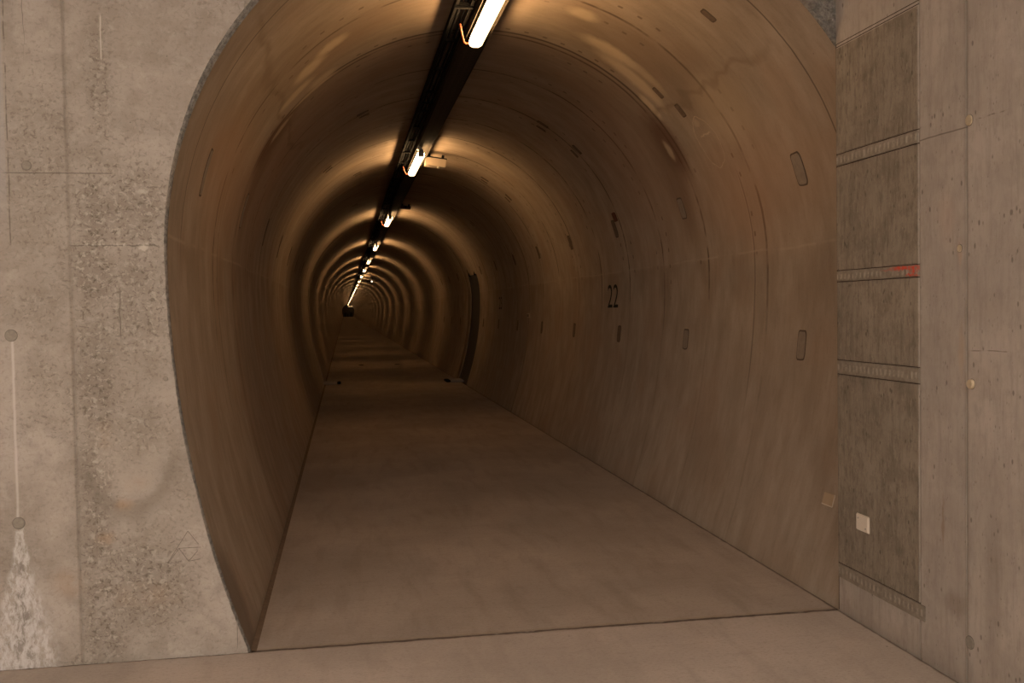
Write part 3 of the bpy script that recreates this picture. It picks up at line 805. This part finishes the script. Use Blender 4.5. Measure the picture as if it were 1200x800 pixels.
# ------------------------------------------------------------------ lamps
LZ = 3.475        # widest line of the glowing cover
LX = .953
def make_lamp():
    t = empty('tunnel_lamp')
    L = 1.70
    # diffuser: rounded trough, extruded along y
    prof = [(-.020, .050), (-.040, .036), (-.048, .016), (-.048, -.002), (-.040, -.018), (-.022, -.028), (.022, -.028), (.040, -.018), (.048, -.002), (.048, .016), (.040, .036), (.020, .050)]
    V = []; Fc = []; n = len(prof)
    st = [(-L/2, .72), (-L/2+.015, .92), (-L/2+.05, 1), (L/2-.05, 1), (L/2-.015, .92), (L/2, .72)]
    for (y, s) in st:
        for (x, z) in prof: V.append((x*s, y, .040+(z-.040)*s))
    for i in range(len(st)-1):
        for k in range(n): Fc.append((i*n+k, i*n+(k+1) % n, (i+1)*n+(k+1) % n, (i+1)*n+k)[::-1])
    df = mobj('diffuser', V, Fc, EL, t)
    df.data.materials.append(ELS); df.data.materials.append(ELU)
    for i, p in enumerate(df.data.polygons):
        k = i % n
        p.material_index = 2 if k in (0, 1, n-3, n-2) else (1 if k in (2, 3, n-5, n-4) else 0)
    MB().bbox(-.033, .033, -L/2-.012, L/2+.012, .050, .070, .006).build('housing', MHO, t)
    for y in (-L/2-.006, L/2+.006): MB().bbox(-.035, .035, y-.007, y+.007, -.014, .050, .004).build('end_cap', MHO, t)
    for y in (-L/2+.06, L/2-.3):
        b = MB().bbox(-.02, .02, y-.015, y+.015, .069, .107, .003).build('bracket', MGV, t)
    # galvanised clamp hanging at the near end, beside the tray
    c = MB().bbox(-.050, -.004, -L/2-.045, -L/2+.015, .062, .104, .006).build('clamp', MGV, t)
    MB().disc((-.028, -L/2-.045, .083), (0, -1, 0), .016, .014, 10).build('clamp_bolt', MGV, c)
    # orange supply cable looping from the ladder to the far end
    pts = []
    for k in range(15):
        a = k/14; pts.append((-.13+.10*a, L/2-.22+.23*math.sin(a*PI*.6), .080-.055*min(1, a*2.2)-.02*math.sin(a*PI)))
    MB().tube(pts, .0075, 8).build('supply_cable', MORG, t, True)
    return t
ys = [6.12, 12.82, 21.0, 29.7, 38.2, 46.3, 54.6, 63.2, 71.9, 80.5, 89.3, 98.0]
while ys[-1]+8.6 < 297: ys.append(ys[-1]+8.6)
ordn = ['second', 'third', 'fourth', 'fifth', 'sixth', 'seventh', 'eighth', 'ninth', 'tenth', 'eleventh', 'twelfth']
P0 = make_lamp()
kids = list(P0.children)
for i, y in enumerate(ys):
    if i == 0: r = P0
    else:
        r = P0.copy(); COL.objects.link(r)
        for ch in kids:
            if ch.name.startswith('supply_cable') and i > 2: continue
            if ch.name.startswith(('bracket', 'clamp')) and i > 11: continue
            c = ch.copy(); COL.objects.link(c); c.parent = r
            for g in ch.children:
                d = g.copy(); COL.objects.link(d); d.parent = c
    r.location = (LX, y, LZ)
    if i == 0: lab = 'largest glowing tube lamp, cut off by the top edge of the picture'
    elif i < 12:
        lab = '%s glowing lamp of the ceiling row counting away from the camera' % ordn[i-1]
        if i == 1: lab += ', beside the beige box'
    else: lab = 'tiny far lamp in the bright thread of lamps deep in the tunnel'
    tag(r, lab, 'lamp', 'far tunnel lamps' if i >= 12 else 'tunnel lamps')
# lamp across the far end
t = empty('end_lamp', (1.9, TEND-1.2, 3.15), 'minute bright lamp set crosswise at the far end of the tunnel', 'lamp')
MB().bbox(-.85, .85, -.04, .04, -.03, .0, .008).build('diffuser', EL, t)
MB().bbox(-.87, .87, -.05, .05, .0, .04, .008).build('housing', MHO, t)
for a_ in (-.5, .3): MB().tube([(a_, 0, .02), (a_, 0, .3)], .01).build('hanger', MBK, t)

# ------------------------------------------------------------------ boxes under the crown beside the lamps
def crown_box(name, x0, x1, y0, y1, h, mat, lab, cat, gap=.01):
    xc = (x0+x1)/2; yc = (y0+y1)/2
    t = empty(name, (xc, yc, crown(xc)-gap), lab, cat)
    t.rotation_euler = (0, math.asin((xc-CX)/RR)+.02, 0)
    wx = (x1-x0)/2; wy = (y1-y0)/2
    MB().bbox(-wx, wx, -wy, wy, -h-.02, -.02, .006).build('box_body', mat, t)
    MB().bbox(-wx-.006, wx+.006, -wy-.006, wy+.006, -.034, -.02, .003).build('lid', MBK, t)
    for a_ in (-wx*.8, wx*.8-.03): MB().box(a_, a_+.03, -.03, .03, -.02, .03).build('bracket', MBK, t)
    return t
b = crown_box('junction_box', 1.10, 1.37, 12.95, 13.15, .115, MBOX, 'beige sheet metal box hung right of the second lamp', 'box', .055)
MB().disc((.05, -.02, -.135), (0, 0, -1), .018, .012, 12).build('cable_gland', MGV, b)
b = crown_box('alarm_box', 1.12, 1.32, 19.3, 19.45, .06, MRD, 'small dark red box on the crown before the third lamp', 'box', .02)
MB().disc((0, -.075, -.05), (0, -1, 0), .018, .012, 12).build('button', MBK, b)
b = crown_box('junction_box', 1.12, 1.46, 54.4, 54.6, .14, MBOX, 'far beige box right of the seventh lamp', 'box', .04)
MB().disc((.05, 0, -.16), (0, 0, -1), .018, .012, 12).build('cable_gland', MGV, b)
t = empty('hanging_sensor', (1.62, 57.0, 3.3), 'small dark sensor arm with a bright spot, right of the far beige box', 'sensor')
MB().bbox(-.35, .35, -.04, .04, .0, .06, .01).build('arm', MBK, t)
MB().disc((-.05, -.04, .0), (0, -1, 0), .05, .05, 14).build('lens', ELD, t)
MB().tube([(0, 0, .05), (0, 0, .25)], .012).build('hanger', MBK, t)

# ------------------------------------------------------------------ chamber lamps behind the camera
def chamber_lamp(x, y, lab, ang=0):
    t = empty('ceiling_lamp', (x, y, HC), lab, 'lamp', 'chamber ceiling lamps'); t.rotation_euler = (0, 0, ang)
    MB().bbox(-.75, .75, -.07, .07, -.14, -.08, .02).build('diffuser', EC, t)
    MB().bbox(-.77, .77, -.09, .09, -.08, 0, .01).build('housing', MHO, t)
chamber_lamp(1.3, -1.7, 'chamber ceiling lamp nearest the right wall, behind the camera')
chamber_lamp(-1.8, -1.7, 'chamber ceiling lamp behind and left of the camera')
chamber_lamp(-4.8, -1.7, 'chamber ceiling lamp nearest the left wall')
chamber_lamp(-.3, -4.6, 'chamber ceiling lamp farthest behind the camera')
